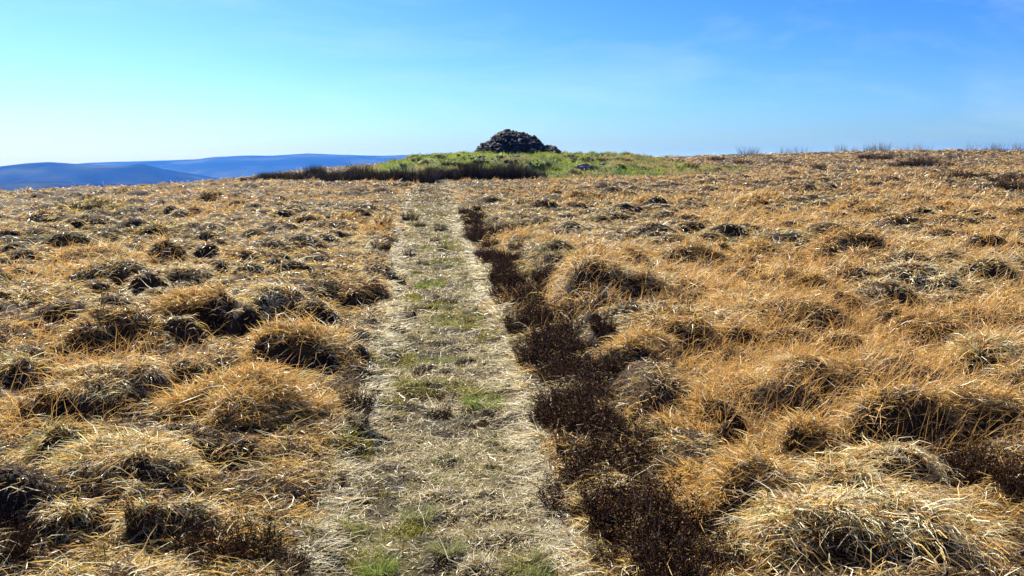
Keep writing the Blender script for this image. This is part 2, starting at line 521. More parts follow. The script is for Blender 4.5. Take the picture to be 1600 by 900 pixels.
ys = np.geomspace(1.2, PATH_END, 700)
us = np.linspace(-0.06, 1.06, 60)
U, YY = np.meshgrid(us, ys)
lx, rx_ = np.interp(YY, LY, LX), np.interp(YY, RY, RX)
XX = lx + (rx_ - lx) * U
ZZ = ground_h(XX, YY).reshape(XX.shape) + 0.014 + 0.02 * (fbm(XX * 9, YY * 9, 77, 3) - 0.5) - 0.05 * smooth(0.45, 0.56, np.abs(U - 0.5))
p = bpy.data.objects.new('path', grid_mesh('path', np.stack([XX, YY, ZZ], -1), M_PATH))
tag(link(p), 'mown strip of trodden mossy turf leading up to the cairn', 'path', kind='structure')

mx_, my_ = np.meshgrid(np.linspace(MC[0] - 17, MC[0] + 22, 260), np.linspace(MC[1] - 13, MC[1] + 13, 180))
mz = mound_h(mx_, my_)
mo = bpy.data.objects.new('mound', grid_mesh('mound', np.stack([mx_, my_, mz], -1), M_MOUND))
tag(link(mo), 'low green grassy mound that carries the stone cairn', 'mound', kind='structure')

def hill(name, label, dist, depth, prof, foot=-170.0, seed=1):
    """a ridge with real depth: its crest follows (column, row) pairs of skyline seen from the moor"""
    pxs = np.array([q[0] for q in prof], float); rows = np.array([q[1] for q in prof], float)
    c = np.linspace(pxs[0], pxs[-1], 160)
    x0 = (c - 800) / FPX * dist
    crest = EYE + (HORIZON - np.interp(c, pxs, rows)) / FPX * dist
    crest = crest + 0.0022 * dist * 0.25 * (fbm(x0 / dist * 60, x0 * 0 + seed, seed, 3) - 0.5)
    t = np.linspace(-1, 1, 60)
    T, X0 = np.meshgrid(t, x0, indexing='ij')
    CR = np.broadcast_to(crest, X0.shape)
    s = (1 - T * T) ** 1.3
    rel = 1 + 0.25 * (fbm(X0 / dist * 14 + 3, T * 3 + seed, seed + 5, 3) - 0.5) * (1 - s) * 2
    Z = foot + (CR - foot) * np.clip(s * rel, 0, 1.0)
    Y = dist + T * depth + 0 * X0
    X = X0 * (Y / dist)
    o = bpy.data.objects.new(name, grid_mesh(name, np.stack([X, Y, Z], -1), M_HILL))
    tag(link(o), label, 'hill', 'moorland hills beyond the valley', 'structure')
hill('hills', 'nearer rounded blue hill above the valley on the far left', 3600, 1100,
     [(-700, 268), (-300, 266), (-60, 266), (0, 261), (50, 255), (85, 253), (130, 256), (185, 259), (230, 256), (262, 264), (310, 272), (400, 288), (520, 300)], seed=3)
hill('hills', 'long level blue ridge behind the nearer hill, ending at the mound', 6200, 1500,
     [(-500, 262), (-100, 262), (60, 260), (150, 254), (250, 251), (310, 249), (345, 245), (390, 243), (430, 243.5), (485, 240), (540, 242), (600, 243.5), (640, 242), (700, 243), (800, 246), (1000, 246), (1150, 250)], seed=6)
hill('hills', 'wooded dark blue foot of the valley at the far left', 2300, 500,
     [(-700, 282), (-100, 284), (0, 286), (60, 283), (130, 285), (230, 288), (320, 296), (420, 310)], seed=9)
hill('hills', 'low grey blue rise beyond the right end of the skyline', 5200, 1200,
     [(950, 262), (1250, 255), (1400, 244), (1470, 236), (1530, 233), (1620, 233), (1800, 236), (2100, 246)], seed=12)

# ------------------------------------------------------------------ grass colours
def grass_tint(x, y, n, ginger_bias=0.0, kind=None):
    c_straw = np.array([0.64, 0.435, 0.135]); c_pale = np.array([0.85, 0.72, 0.44])
    c_ginger = np.array([0.56, 0.33, 0.095]); c_olive = np.array([0.23, 0.21, 0.075]); c_brown = np.array([0.13, 0.07, 0.028])
    g1 = smooth(0.46, 0.66, fbm(x * 0.35, y * 0.35, 131, 3) + 0.13 * smooth(0, 1.5, x) - 0.06 + ginger_bias)
    pl = smooth(0.5, 0.7, fbm(x * 0.8, y * 0.8, 137, 3))
    ol = smooth(0.56, 0.72, fbm(x * 0.5 + 9, y * 0.5, 139, 3))
    g1 = g1 * (0.35 + 0.65 * smooth(3.5, 8, np.hypot(x, y)))
    pl = pl * (1 - 0.65 * smooth(9, 18, np.hypot(x, y)))
    u = RNG.random(n)
    if kind == 'g': g1 = np.full(n, 0.62); pl = pl * 0.7; ol = ol * 0.2
    if kind == 's': g1 = g1 * 0.3; pl = np.maximum(pl, 0.5)
    if kind in ('o', 'n'): ol = np.full(n, 0.8); g1 = g1 * 0.3
    w = np.stack([0.55 + 0 * u, 0.2 + 1.0 * pl, 0.12 + 1.4 * g1, 0.06 + 0.9 * ol, np.full(n, 0.18 if kind not in ('d', 'k') else (0.8 if kind == 'd' else 2.2))], -1)
    cw = np.cumsum(w, 1) / np.sum(w, 1, keepdims=True)
    pick = (u[:, None] > cw).sum(1)
    C = np.array([c_straw, c_pale, c_ginger, c_olive, c_brown])[pick]
    return np.clip(C * RNG.normal(1.0, 0.18, (n, 1)) * RNG.normal(1.0, 0.05, (n, 3)), 0.012, 0.85), g1

def slope(x, y, h=0.06):
    z = ground_h(x, y)
    return z, (ground_h(x + h, y) - z) / h, (ground_h(x, y + h) - z) / h

def comb(x, y, gx, gy, n, wind=(0.30, -0.55), down=2.2, jitter=0.85):
    a = (fbm(x * 0.6, y * 0.6, 151, 2) - 0.5) * 5.0
    wx = wind[0] * np.cos(a) - wind[1] * np.sin(a); wy = wind[0] * np.sin(a) + wind[1] * np.cos(a)
    return np.arctan2(wy - gy * down, wx - gx * down) + RNG.normal(0, jitter, n)

def wedge(n, r0, r1, power=0.0, half=43):
    """points spread over the view's wedge, thinning with distance"""
    u = RNG.random(n)
    r = r0 * (r1 / r0) ** u
    a = np.radians((RNG.random(n) * 2 - 1) * half)
    return r * np.sin(a), r * np.cos(a)

PXM = 1.0 / 804.0                # one render pixel at one metre
def in_mound(x, y):
    return mound_h(x, y) > base_h(x, y) + 0.05

# heather spots of the photograph: x, y, width (px)
HEATHER = [(735,345,30),(748,362,36),(766,378,36),(768,398,42),(792,402,44),(806,388,34),(782,425,50),(822,448,86),(796,470,60),(852,440,60),(806,500,54),
 (832,470,60),(828,560,56),(898,545,66),(942,538,56),(962,590,64),(868,590,66),(845,640,64),(886,690,62),(940,648,66),(968,682,74),(1010,694,64),
 (905,620,60),(858,535,50),(908,780,56),(958,805,66),(1000,790,60),(1034,792,54),(948,858,84),(1012,868,74),(1062,850,70),(985,740,54),(1040,745,50),
 (1500,735,90),(1548,745,100),(1590,780,90),(600,355,26),(596,384,30),(610,368,24),(640,335,26),(602,418,26),(622,345,20),
 (520,725,46),(645,582,62),(698,592,40),(345,852,94),(402,852,86),(300,842,70),(222,835,50),(455,880,60),(30,835,70),(62,640,66),(18,870,60),(620,886,56),(558,622,54),
 (1290,880,80),(1130,885,70),(690,350,22),(655,345,18),(690,516,28),(722,545,26),(640,482,22),(657,470,20),(706,455,22),(660,400,18),(640,388,20),(692,380,16),(560,655,36),(668,440,18),(690,620,34),(610,545,24),(725,420,16),(655,560,24),(700,700,26),(580,735,30),(680,368,14),(740,520,22),(625,432,18),(1380,660,50),(690,455,26)]
HE = []
for (px, py, w) in HEATHER:
    X, Y = unproject(px, py + 0.2 * w)
    HE.append((X, Y, ((0.30 if py > 600 else 0.38) if 700 < px < 1100 else 0.5) * w / FPX * (Y + 0.25)))
_r = random.Random(3)
STRIP = []
yy = 2.6
while yy < 24:
    off = _r.uniform(0.12, 0.34) if _r.random() < 0.8 else _r.uniform(0.35, 0.6)
    if fbm(np.array([yy * 0.8]), np.array([off]), 401, 2)[0] > 0.40:
        STRIP.append((float(np.interp(yy, RY, RX)) + off, yy, _r.uniform(0.12, 0.25)))
    yy += 0.11 + 0.012 * yy
HE_ALL = HE + STRIP

def heather_near(x, y):
    m = np.zeros(len(x), bool)
    for X, Y, r in HE_ALL:
        m |= (x - X) ** 2 + (y - Y) ** 2 < (0.85 * r) ** 2
    return m

# ------------------------------------------------------------------ the moor's sward: uncountable dead grass
def sward(n, r0, r1):
    x, y = wedge(n, r0, r1)
    po = path_out(x, y)
    keep = ((po > 0.0) | ((po > -0.35) & (RNG.random(n) < 0.10 + 0.25 * smooth(14, 35, y)))) & ~in_mound(x, y)
    hn = heather_near(x, y)
    keep &= ~hn | (RNG.random(n) < 0.55)
    tus = np.zeros(n, bool)
    for (X, Y, r, h, k, lab) in TU:
        tus |= (x - X) ** 2 + (y - Y) ** 2 < ((0.6 if Y < 11 else 0.3) * r) ** 2
    keep &= ~tus
    x, y = x[keep], y[keep]
    z, sx, sy = slope(x, y)
    keep = RNG.random(len(x)) > 0.9 * smooth(0.1, 0.5, tussock_field(x, y)[1])
    x, y, z, sx, sy = x[keep], y[keep], z[keep], sx[keep], sy[keep]
    gap = smooth(0.47, 0.62, fbm(x * 2.6, y * 2.6, 211, 2)) * (1 - 0.92 * smooth(6, 12, np.hypot(x, y)))
    keep = RNG.random(len(x)) > 0.85 * gap
    x, y, z, sx, sy = x[keep], y[keep], z[keep], sx[keep], sy[keep]
    keep = RNG.random(len(x)) > 0.8 * smooth(0.35, 1.1, sy) * (1 - 0.8 * smooth(7, 14, np.hypot(x, y)))      # few blades root under a tussock's overhang
    x, y, z, sx, sy = x[keep], y[keep], z[keep], sx[keep], sy[keep]; n = len(x)
    d = np.hypot(x, y)
    tint, g1 = grass_tint(x, y, n)
    head = comb(x, y, sx, sy, n)
    sl = np.arctan(np.cos(head) * sx + np.sin(head) * sy)
    up = g1 * (RNG.random(n) < 0.35)
    phi0 = np.radians(RNG.normal(38, 16, n) + 22 * up) + sl * 0.7
    phi1 = np.radians(RNG.normal(-26, 22, n) + 30 * up) + sl * 0.9
    L = RNG.gamma(6, 0.024, n) * (0.8 + 0.4 * g1) * (1 + 0.010 * d)
    w = np.maximum(RNG.uniform(0.0022, 0.0058, n), RNG.uniform(0.36, 0.68, n) * d * PXM)
    return blades(np.stack([x, y, z - 0.01], -1), head, phi0, phi1, L, w, tint, 4 if r1 < 14 else 3, RNG.normal(0, 1.4, n))

sets = [sward(340000, 1.7, 12.0), sward(110000, 9.0, 26.0), sward(360000, 12.0, 105.0)]
# loose upright stems that make the ginger haze
x, y = wedge(60000, 4.5, 70)
k = (path_out(x, y) > 0.1) & ~in_mound(x, y) & ~heather_near(x, y)
g1 = smooth(0.48, 0.66, fbm(x * 0.35, y * 0.35, 131, 3) + 0.13 * smooth(0, 1.5, x) - 0.06)
k &= RNG.random(60000) < g1
x, y = x[k], y[k]; n = len(x); z = ground_h(x, y); d = np.hypot(x, y)
tint = np.array([0.55, 0.315, 0.09]) * RNG.normal(1, 0.15, (n, 1))
sets.append(blades(np.stack([x, y, z], -1), RNG.normal(-0.5, 1.1, n), np.radians(RNG.normal(70, 12, n)), np.radians(RNG.normal(25, 25, n)),
                   RNG.uniform(0.16, 0.38, n), np.maximum(0.0016, 0.45 * d * PXM), tint, 3))
# broken litter lying in the hollows and on bare peat
x, y = wedge(150000, 1.7, 14)
k = (path_out(x, y) > -0.1); x, y = x[k], y[k]; n = len(x); d = np.hypot(x, y)
lc = np.array([[0.10, 0.06, 0.03], [0.05, 0.03, 0.018], [0.30, 0.20, 0.09], [0.16, 0.13, 0.05]])[RNG.choice(4, n, p=[.38, .27, .2, .15])] * RNG.normal(1, 0.2, (n, 1))
sets.append(blades(np.stack([x, y, ground_h(x, y) + 0.004], -1), RNG.uniform(0, 6.28, n), np.radians(RNG.normal(22, 22, n)), np.radians(RNG.normal(-5, 25, n)),
                   RNG.gamma(4, 0.014, n), np.maximum(RNG.uniform(0.003, 0.007, n), 0.7 * d * PXM), np.clip(lc, 0.01, 0.8), 3, RNG.normal(0, 1.2, n)))
o = blade_object('moor_grass', sets, M_DRY)
tag(o, 'matted dead straw and ginger grass covering the whole moor', 'grass', kind='stuff')

# ------------------------------------------------------------------ the path's short turf and clippings
MOSS = [(715, 486, 62, 12), (695, 465, 34, 9), (740, 498, 40, 6), (682, 430, 26, 6), (640, 455, 22, 6), (700, 405, 20, 5), (760, 600, 34, 14), (550, 800, 34, 16), (640, 800, 40, 16), (545, 680, 44, 18),
        (690, 545, 40, 8), (620, 610, 30, 8), (650, 420, 18, 4), (830, 860, 44, 24), (590, 560, 26, 8), (600, 745, 30, 10)]
N = 190000
y = 1.5 * (PATH_END / 1.5) ** RNG.random(N)
lx, rx_ = np.interp(y, LY, LX), np.interp(y, RY, RX)
x = lx + (rx_ - lx) * RNG.uniform(-0.03, 1.03, N)
z, sx, sy = slope(x, y, 0.04)
edge = smooth(0.25, 0.5, np.abs((x - lx) / (rx_ - lx) - 0.5))
moss = smooth(0.55, 0.68, fbm(x * 1.7 + 4, y * 1.2, 171, 3)) * (1 - 0.7 * edge)
for (px, py, a_, b_) in MOSS:
    X, Y = unproject(px, py); sx_ = a_ / FPX * Y; sy_ = b_ / FPX * Y * Y / EYE
    q_ = ((x - X) / sx_) ** 2 + ((y - Y) / sy_) ** 2 + 1.2 * (fbm(x * 6, y * 4, 175, 2) - 0.5)
    moss = np.maximum(moss, 1 - smooth(0.5, 1.2, q_))
bare = smooth(0.44, 0.58, fbm(x * 2.8, y * 2.2, 173, 3))
k = RNG.random(N) < 1 - 0.75 * bare * (1 - 0.6 * edge)
x, y, z, sx, sy, moss, edge = [v[k] for v in (x, y, z, sx, sy, moss, edge)]; n = len(x)
d = np.hypot(x, y); u = RNG.random(n)
green = u < 0.06 + 0.8 * moss
lying = ~green & (RNG.random(n) < 0.6 + 0.3 * edge)
tint = np.where(green[:, None], np.array([0.17, 0.165, 0.035]) + np.array([0.15, 0.12, 0.0]) * (moss * RNG.random(n))[:, None],
                np.where((RNG.random(n) < 0.3 + 0.4 * edge)[:, None], np.array([0.74, 0.67, 0.47]), np.array([0.42, 0.34, 0.17])))
far = (RNG.random(n) < 0.5 * smooth(14, 38, y))[:, None]
tint = np.where(far, np.array([[0.16, 0.10, 0.045]]), tint)
tint = np.clip(tint * RNG.normal(1, 0.18, (n, 1)), 0.02, 0.85)
phi0 = np.radians(np.where(lying, RNG.normal(8, 8, n), RNG.normal(50, 18, n)))
phi1 = np.radians(np.where(lying, RNG.normal(-6, 8, n), RNG.normal(10, 25, n)))
L = np.where(lying, RNG.gamma(4, 0.015, n) * (0.8 + 0.9 * edge), RNG.gamma(6, 0.006, n)) * (1 + 0.012 * d)
w = np.maximum(RNG.uniform(0.0024, 0.005, n), RNG.uniform(0.5, 0.95, n) * d * PXM)
sets = [blades(np.stack([x, y, z + 0.016], -1), RNG.uniform(0, 6.28, n), phi0, phi1, L, w, tint, 3, RNG.normal(0, 0.6, n))]
# single long pale stalks dropped on the path
m = 160
y = 2.4 * (16 / 2.4) ** RNG.random(m); lx, rx_ = np.interp(y, LY, LX), np.interp(y, RY, RX)
x = lx + (rx_ - lx) * RNG.uniform(0.0, 1.1, m)
sets.append(blades(np.stack([x, y, ground_h(x, y) + 0.03], -1), RNG.uniform(0, 6.28, m), np.radians(RNG.normal(10, 8, m)), np.radians(RNG.normal(-10, 6, m)),
                   RNG.uniform(0.2, 0.5, m), np.maximum(0.0035, 0.7 * np.hypot(x, y) * PXM), np.tile([0.7, 0.62, 0.42], (m, 1)), 5, RNG.normal(0, 0.9, m)))
o = blade_object('path_grass', sets, M_DRY)
tag(o, 'short trampled turf, moss and pale clippings lying on the path', 'grass', kind='stuff')

# ------------------------------------------------------------------ the mound's turf
N = 90000
x = RNG.uniform(MC[0] - 16.5, MC[0] + 20, N); y = MC[1] + RNG.uniform(-11.5, 9, N)
k = in_mound(x, y); x, y = x[k], y[k]; n = len(x)
dry = smooth(0.5, 0.68, fbm(x * 0.5, y * 0.5, 181, 3) + 0.13 * smooth(5, 15, x) + 0.12 * smooth(-0.2, -0.9, (y - MC[1]) / 10.8))
lush = np.array([0.235, 0.285, 0.018]); dk = np.array([0.035, 0.065, 0.012]); st = np.array([0.34, 0.24, 0.08])
pick = RNG.random(n)
tint = np.where((pick < 0.85 * dry)[:, None], st, np.where((RNG.random(n) < 0.25 + 0.75 * smooth(0.38, 0.6, fbm(x * 0.9, y * 0.9, 187, 3)))[:, None], lush, dk)) * RNG.normal(1, 0.16, (n, 1))
sets = [blades(np.stack([x, y, mound_h(x, y) - 0.01], -1), RNG.uniform(0, 6.28, n), np.radians(RNG.normal(60, 15, n)), np.radians(RNG.normal(15, 25, n)),
               RNG.gamma(3, 0.05, n), RNG.uniform(0.02, 0.05, n), np.clip(tint, 0.01, 0.8), 2)]
o = blade_object('mound_grass', sets, M_GREEN)
tag(o, 'cropped bright green turf growing over the mound', 'grass', kind='stuff')

# ------------------------------------------------------------------ individual tussocks
for (X, Y, r, h, kd, lab) in TU:
    d = math.hypot(X, Y)
    n = int(np.clip(2.6e5 * r * r / d ** 1.25 * 1.35, 700 if r > 0.3 else 450, 9000))
    a = RNG.uniform(0, 6.283, n); q = r * np.sqrt(RNG.random(n)) * 0.98
    x, y = X + q * np.cos(a), Y + q * np.sin(a)
    x = x + 0.35 * r * (vnoise(x * 3, y * 3, 231) - 0.5) * 2; y = y + 0.25 * r * (vnoise(x * 3, y * 3, 233) - 0.5) * 2
    z, sx, sy = slope(x, y)
    k = (path_out(x, y) > 0.0) & (RNG.random(n) > (0.8 if kd != 's' else 0.55) * (1 - 0.3 * float(smooth(7, 14, d))) * smooth(0.4, 1.2, sy))
    if k.sum() < 50: k[:] = True
    x, y, z, sx, sy = x[k], y[k], z[k], sx[k], sy[k]; n = len(x)
    tint, g1 = grass_tint(x, y, n, 0.0, kd)
    head = comb(x, y, sx, sy, n, wind=(0.5, -0.8), down=0.8, jitter=0.9)
    sl = np.arctan(np.cos(head) * sx + np.sin(head) * sy)
    upr = 20 if kd in ('g', 'n') else 0
    phi0 = np.radians(RNG.normal(46 + upr, 15, n)) + sl * 0.55
    phi1 = np.radians(RNG.normal(-34 + 1.4 * upr, 20, n)) + sl * 0.6
    L = RNG.gamma(7, 0.021, n) * np.clip(0.55 + 0.9 * r, 0.6, 1.15) * (1 + 0.006 * d)
    w = np.maximum(RNG.uniform(0.0026, 0.006, n), RNG.uniform(0.55, 1.0, n) * d * PXM)
    z0 = float(ground_h([X], [Y])[0])
    o = blade_object('grass_tussock', [blades(np.stack([x, y, z - 0.01], -1), head, phi0, phi1, L, w, tint, 4, RNG.normal(0, 0.9, n))],
                     M_GREEN if kd == 'n' else M_DRY, (X, Y, z0))
    tag(o, lab, 'grass tussock', 'prominent grass tussocks on the moor')

# small green tufts on the path
for (px, py, w_, lab, dk_) in [(757, 606, 56, 'bright green grass tuft on the path beside the straw edge', 0), (590, 856, 34, 'small vivid green tuft near the bottom of the path', 0),
                          (843, 882, 50, 'green tuft at the bottom of the path beside the heather', 0), (678, 540, 46, 'grey green tuft midway down the path', 1),
                          (700, 822, 36, 'low olive tuft in the middle of the lower path', 1), (655, 770, 40, 'flat olive tuft left of the path centre', 1),
                          (820, 840, 60, 'pale olive tuft where straw edges the lower path', 1), (672, 428, 40, 'green tuft in the upper middle of the path', 0)]:
    X, Y = unproject(px, py + 8); r = 0.5 * w_ / FPX * Y; n = int(500 if Y > 3.5 else 380)
    a = RNG.uniform(0, 6.283, n); q = r * np.sqrt(RNG.random(n)); x, y = X + q * np.cos(a), Y + q * np.sin(a)
    tint = (np.array([0.22, 0.22, 0.09]) if dk_ else np.array([0.17, 0.22, 0.045])) * RNG.normal(1, 0.2, (n, 1))
    z0 = float(ground_h([X], [Y])[0])
    o = blade_object('grass_tuft', [blades(np.stack([x, y, ground_h(x, y)], -1), a + RNG.normal(0, 0.6, n), np.radians(RNG.normal(62, 14, n)), np.radians(RNG.normal(15, 20, n)),
                     RNG.uniform(0.05, 0.12, n), np.maximum(0.0025, 0.7 * Y * PXM) * np.ones(n), np.clip(tint, 0.01, 0.8), 3)], M_GREEN, (X, Y, z0))
    tag(o, lab, 'grass tuft', 'green tufts on the path')

# ------------------------------------------------------------------ heather
def heather_variant(seed, rust):
    """unit-size bush: fan of woody stems and the tiny dead leaves along them"""
    global RNG
    keep = RNG; RNG = np.random.default_rng(seed)
    n = 150
    a = RNG.uniform(0, 6.283, n); q = 0.8 * np.sqrt(RNG.random(n))
    root = np.stack([q * np.cos(a), q * np.sin(a), np.full(n, -0.05)], -1)
    L = RNG.gamma(5, 0.15, n).clip(0.3, 1.5) * (1.15 - 0.45 * q)
    ph0 = np.radians(RNG.normal(78, 10, n)); ph1 = np.radians(RNG.normal(55, 22, n)); hd = a + RNG.normal(0, 0.7, n)
    tint = np.where((RNG.random(n) < 0.25)[:, None], np.array([0.20, 0.15, 0.11]), np.array([0.045, 0.025, 0.016])) * RNG.normal(1, 0.25, (n, 1))  # paler share of the stems is coloured to look like lit twigs
    stems = join_blades([blades(root, hd, ph0, ph1, L, np.full(n, 0.022), np.clip(tint, 0.01, 1), 3)])
    m = 6500
    i = RNG.integers(0, n, m); t = RNG.uniform(0.2, 1.0, m)
    ph = ph0[i] + (ph1[i] - ph0[i]) * t * 0.5
    pos = root[i] + np.stack([np.cos(hd[i]) * np.cos(ph), np.sin(hd[i]) * np.cos(ph), np.sin(ph)], -1) * (L[i] * t)[:, None] + RNG.normal(0, 0.025, (m, 3))
    base = np.array([[0.014, 0.008, 0.006], [0.035, 0.015, 0.008], [0.12, 0.055, 0.018], [0.014, 0.013, 0.006], [0.28, 0.2, 0.11]])
    pk = RNG.choice(5, m, p=[0.36 - rust, 0.26, 0.22 + rust, 0.10, 0.06])
    lt = np.clip(base[pk] * RNG.normal(1, 0.2, (m, 1)), 0.008, 1)
    fol = join_blades([blades(pos, RNG.uniform(0, 6.28, m), np.radians(RNG.normal(45, 30, m)), np.radians(RNG.normal(35, 30, m)), RNG.uniform(0.035, 0.10, m), RNG.uniform(0.012, 0.03, m), lt, 2)])
    RNG = keep
    return mesh_np('heather_stems', stems[0], stems[1], M_WOODY, stems[3], stems[2]), mesh_np('heather_foliage', fol[0], fol[1], M_WOODY, fol[3], fol[2])

HV = [heather_variant(300 + i, 0.0 + 0.03 * i) for i in range(6)]
def heather_bush(X, Y, r, z, height, label, group):
    o = bpy.data.objects.new('heather_bush', None); o.empty_display_size = 0.1
    o.location = (X, Y, z); o.rotation_euler = (0, 0, random.uniform(0, 6.28)); o.scale = (r * 1.08, r * 1.08, height)
    tag(link(o), label, 'heather', group)
    s, f = random.choice(HV)
    link(bpy.data.objects.new('stems', s), o)
    link(bpy.data.objects.new('foliage', f), o)
    return o
for i, (X, Y, r) in enumerate(HE):
    px, py, w = HEATHER[i]
    z = float(ground_h([X], [Y])[0])
    on = float(path_out(np.array([X]), np.array([Y]))[0]) < 0.0
    hgt = random.uniform(0.2, 0.29) if not on else random.uniform(0.07, 0.11)
    hgt = min(hgt, 0.9 * r + 0.06) if Y < 12 else min(0.32, 1.0 * r + 0.05)
    if 700 < px < 1100 and not on:
        lab = 'dark heather bush in the strip along the right edge of the path'; grp = 'heather along the right edge of the path'
    elif px >= 1100:
        lab = 'dark heather bush among golden tussocks on the right moor'; grp = 'heather on the right moor'
    elif on:
        lab = 'low dark heather sprig growing on the path itself'; grp = 'heather sprigs on the path'
    elif py < 430:
        lab = 'brown heather bush at the left edge of the distant path'; grp = 'heather along the left edge of the path'
    else:
        lab = 'twiggy brown heather bush among straw at the lower left'; grp = 'heather at the lower left'
    heather_bush(X, Y, r, z - 0.02, hgt, lab, grp)
for X, Y, r in STRIP:
    heather_bush(X, Y, r, float(ground_h([X], [Y])[0]) - 0.02, random.uniform(0.11, 0.23),
                 'dark heather bush in the strip along the right edge of the path', 'heather along the right edge of the path')
# dark heather and peat edges far off; mound clods added to imitate turf shadows
FAR = [(1430, 262, 46, 'R'), (1470, 262, 40, 'R'), (1405, 263, 34, 'R'), (1448, 258, 40, 'R'), (1375, 251, 34, 'R'), (1352, 250, 22, 'R'), (1490, 280, 44, 'R'), (1520, 282, 44, 'R'), (1565, 290, 34, 'R'), (1590, 291, 34, 'R'),
       (1460, 285, 24, 'R'), (1160, 258, 32, 'G'), (1120, 253, 26, 'G'), (1225, 259, 30, 'G'), (1255, 263, 26, 'G'), (1080, 262, 24, 'G'), (1280, 270, 22, 'G'), (1578, 302, 40, 'R'),
       (610, 302, 20, 'P'), (632, 293, 22, 'P'), (655, 297, 22, 'P'), (672, 294, 14, 'P'), (745, 292, 22, 'P'), (718, 286, 18, 'P'), (690, 316, 12, 'P'),
       (704, 257, 30, 'M'), (728, 260, 34, 'M'), (748, 253, 20, 'M'), (690, 247, 16, 'M'), (650, 251, 16, 'M'), (588, 259, 16, 'M'), (850, 258, 24, 'M'), (900, 249, 16, 'M'), (940, 250, 18, 'M'), (630, 258, 14, 'M'), (980, 252, 16, 'M'), (870, 266, 18, 'M'),
       (200, 300, 30, 'L'), (262, 282, 26, 'L'), (300, 284, 30, 'L'), (340, 283, 26, 'L'), (365, 286, 24, 'L'), (35, 318, 28, 'L'), (60, 316, 24, 'L'), (330, 317, 34, 'L'), (400, 292, 22, 'L'), (130, 300, 24, 'L'),
       (250, 292, 20, 'L'), (150, 325, 40, 'L'), (70, 330, 24, 'L')]
for (px, py, w, s) in FAR:
    X, Y = unproject(px, py, ground_or_mound, 20.0); r = 0.5 * w / FPX * Y * (1.1 if s == 'R' else 1.0)
    lab, grp = {'R': ('black peaty heather patch near the right skyline', 'heather near the right skyline'),
                'G': ('dark heather patch on green turf right of the mound', 'heather right of the mound'),
                'P': ('small dark heather clod at the far end of the path', 'heather clods at the end of the path'),
                'M': ('dark heather clod added as a shadow spot in the green turf of the mound', 'heather added as shadow spots on the mound'),
                'L': ('dark heather patch far out on the left moor', 'heather on the far left moor')}[s]
    z = float(max(ground_h([X], [Y])[0], mound_h(X, Y)))
    heather_bush(X, Y, r, z - 0.05, (min(0.5, 0.36 * r + 0.08) * (0.7 if s == 'L' else 1) if s not in 'RG' else min(0.65, 0.4 * r + 0.15)), lab, grp)

# ------------------------------------------------------------------ rushes
def rush_variant(n, spread, seed, dark):
    global RNG
    keep = RNG; RNG = np.random.default_rng(seed)
    a = RNG.uniform(0, 6.283, n); q = spread * np.sqrt(RNG.random(n))
    root = np.stack([q * np.cos(a), q * np.sin(a), np.full(n, -0.1)], -1)
    base = np.array([[0.025, 0.024, 0.01], [0.05, 0.034, 0.016], [0.11, 0.065, 0.028]]) if dark else np.array([[0.16, 0.11, 0.06], [0.22, 0.16, 0.09], [0.10, 0.07, 0.04]])
    tint = base[RNG.choice(3, n, p=[.5, .3, .2])] * RNG.normal(1, 0.2, (n, 1))
    s = blades(root, a + RNG.normal(0, 0.8, n), np.radians(RNG.normal(82, 6, n)), np.radians(RNG.normal(66, 14, n)), RNG.uniform(0.5, 1.08, n), np.full(n, 0.022 if dark else 0.014), np.clip(tint, 0.01, 1), 3)
    RNG = keep
    return mesh_np('rush_stems', *s[:2], M_RUSH, s[3], s[2])
RV = [rush_variant(420, 0.55, 500 + i, True) for i in range(4)]
RT = [rush_variant(46, 0.45, 520 + i, False) for i in range(4)]
def rush(X, Y, z, r, h, meshes, lab, grp):
    o = bpy.data.objects.new('rush_clump', random.choice(meshes))
    o.location = (X, Y, z); o.rotation_euler = (0, 0, random.uniform(0, 6.28)); o.scale = (r / 0.55, r / 0.55, h)
    tag(link(o), lab, 'rushes', grp)
for i in range(34):
    if random.random() < 0.16: continue
    px = 392 + i * 9.0 + random.uniform(-4, 4)
    py = 283 + random.uniform(-3, 3) + (2 if px > 500 else -1)
    X, Y = unproject(px, py, ground_or_mound, 20.0)
    rush(X, Y, float(max(ground_h([X], [Y])[0], mound_h(X, Y))), random.uniform(0.5, 0.75), random.uniform(0.65, 1.3) * (0.6 if px < 440 else 1), RV,
         'dark brown rush clump in the band left of the mound foot', 'rushes left of the mound')
for i in range(17):
    if i in (2, 11): continue
    px = 702 + i * 8.6 + random.uniform(-4, 4); py = 282 - 0.03 * abs(i - 6) * 10 + random.uniform(-2, 2)
    X, Y = unproject(px, py, ground_or_mound, 20.0)
    rush(X, Y, float(ground_or_mound(X, Y)), random.uniform(0.5, 0.75), random.uniform(1.0, 1.4) * (0.55 if i > 13 or i < 2 else 1), RV,
         'dark rush clump at the mound foot below the cairn', 'rushes below the cairn')
for i in range(26):
    px = 1165 + random.uniform(-10, 10) if i < 4 else random.uniform(1215, 1585)
    Ys = np.arange(62, 112, 0.5); el = (ground_h((px - 800) / FPX * Ys, Ys) - EYE) / Ys
    Y = float(Ys[int(np.argmax(el))]) - random.uniform(0, 3); X = (px - 800) / FPX * Y
    rush(X, Y, float(ground_h([X], [Y])[0]) - 0.05, random.uniform(0.6, 1.1), random.uniform(1.0, 1.6), RT,
         'thin bare rush tuft standing against the sky on the right skyline', 'rushes on the right skyline')

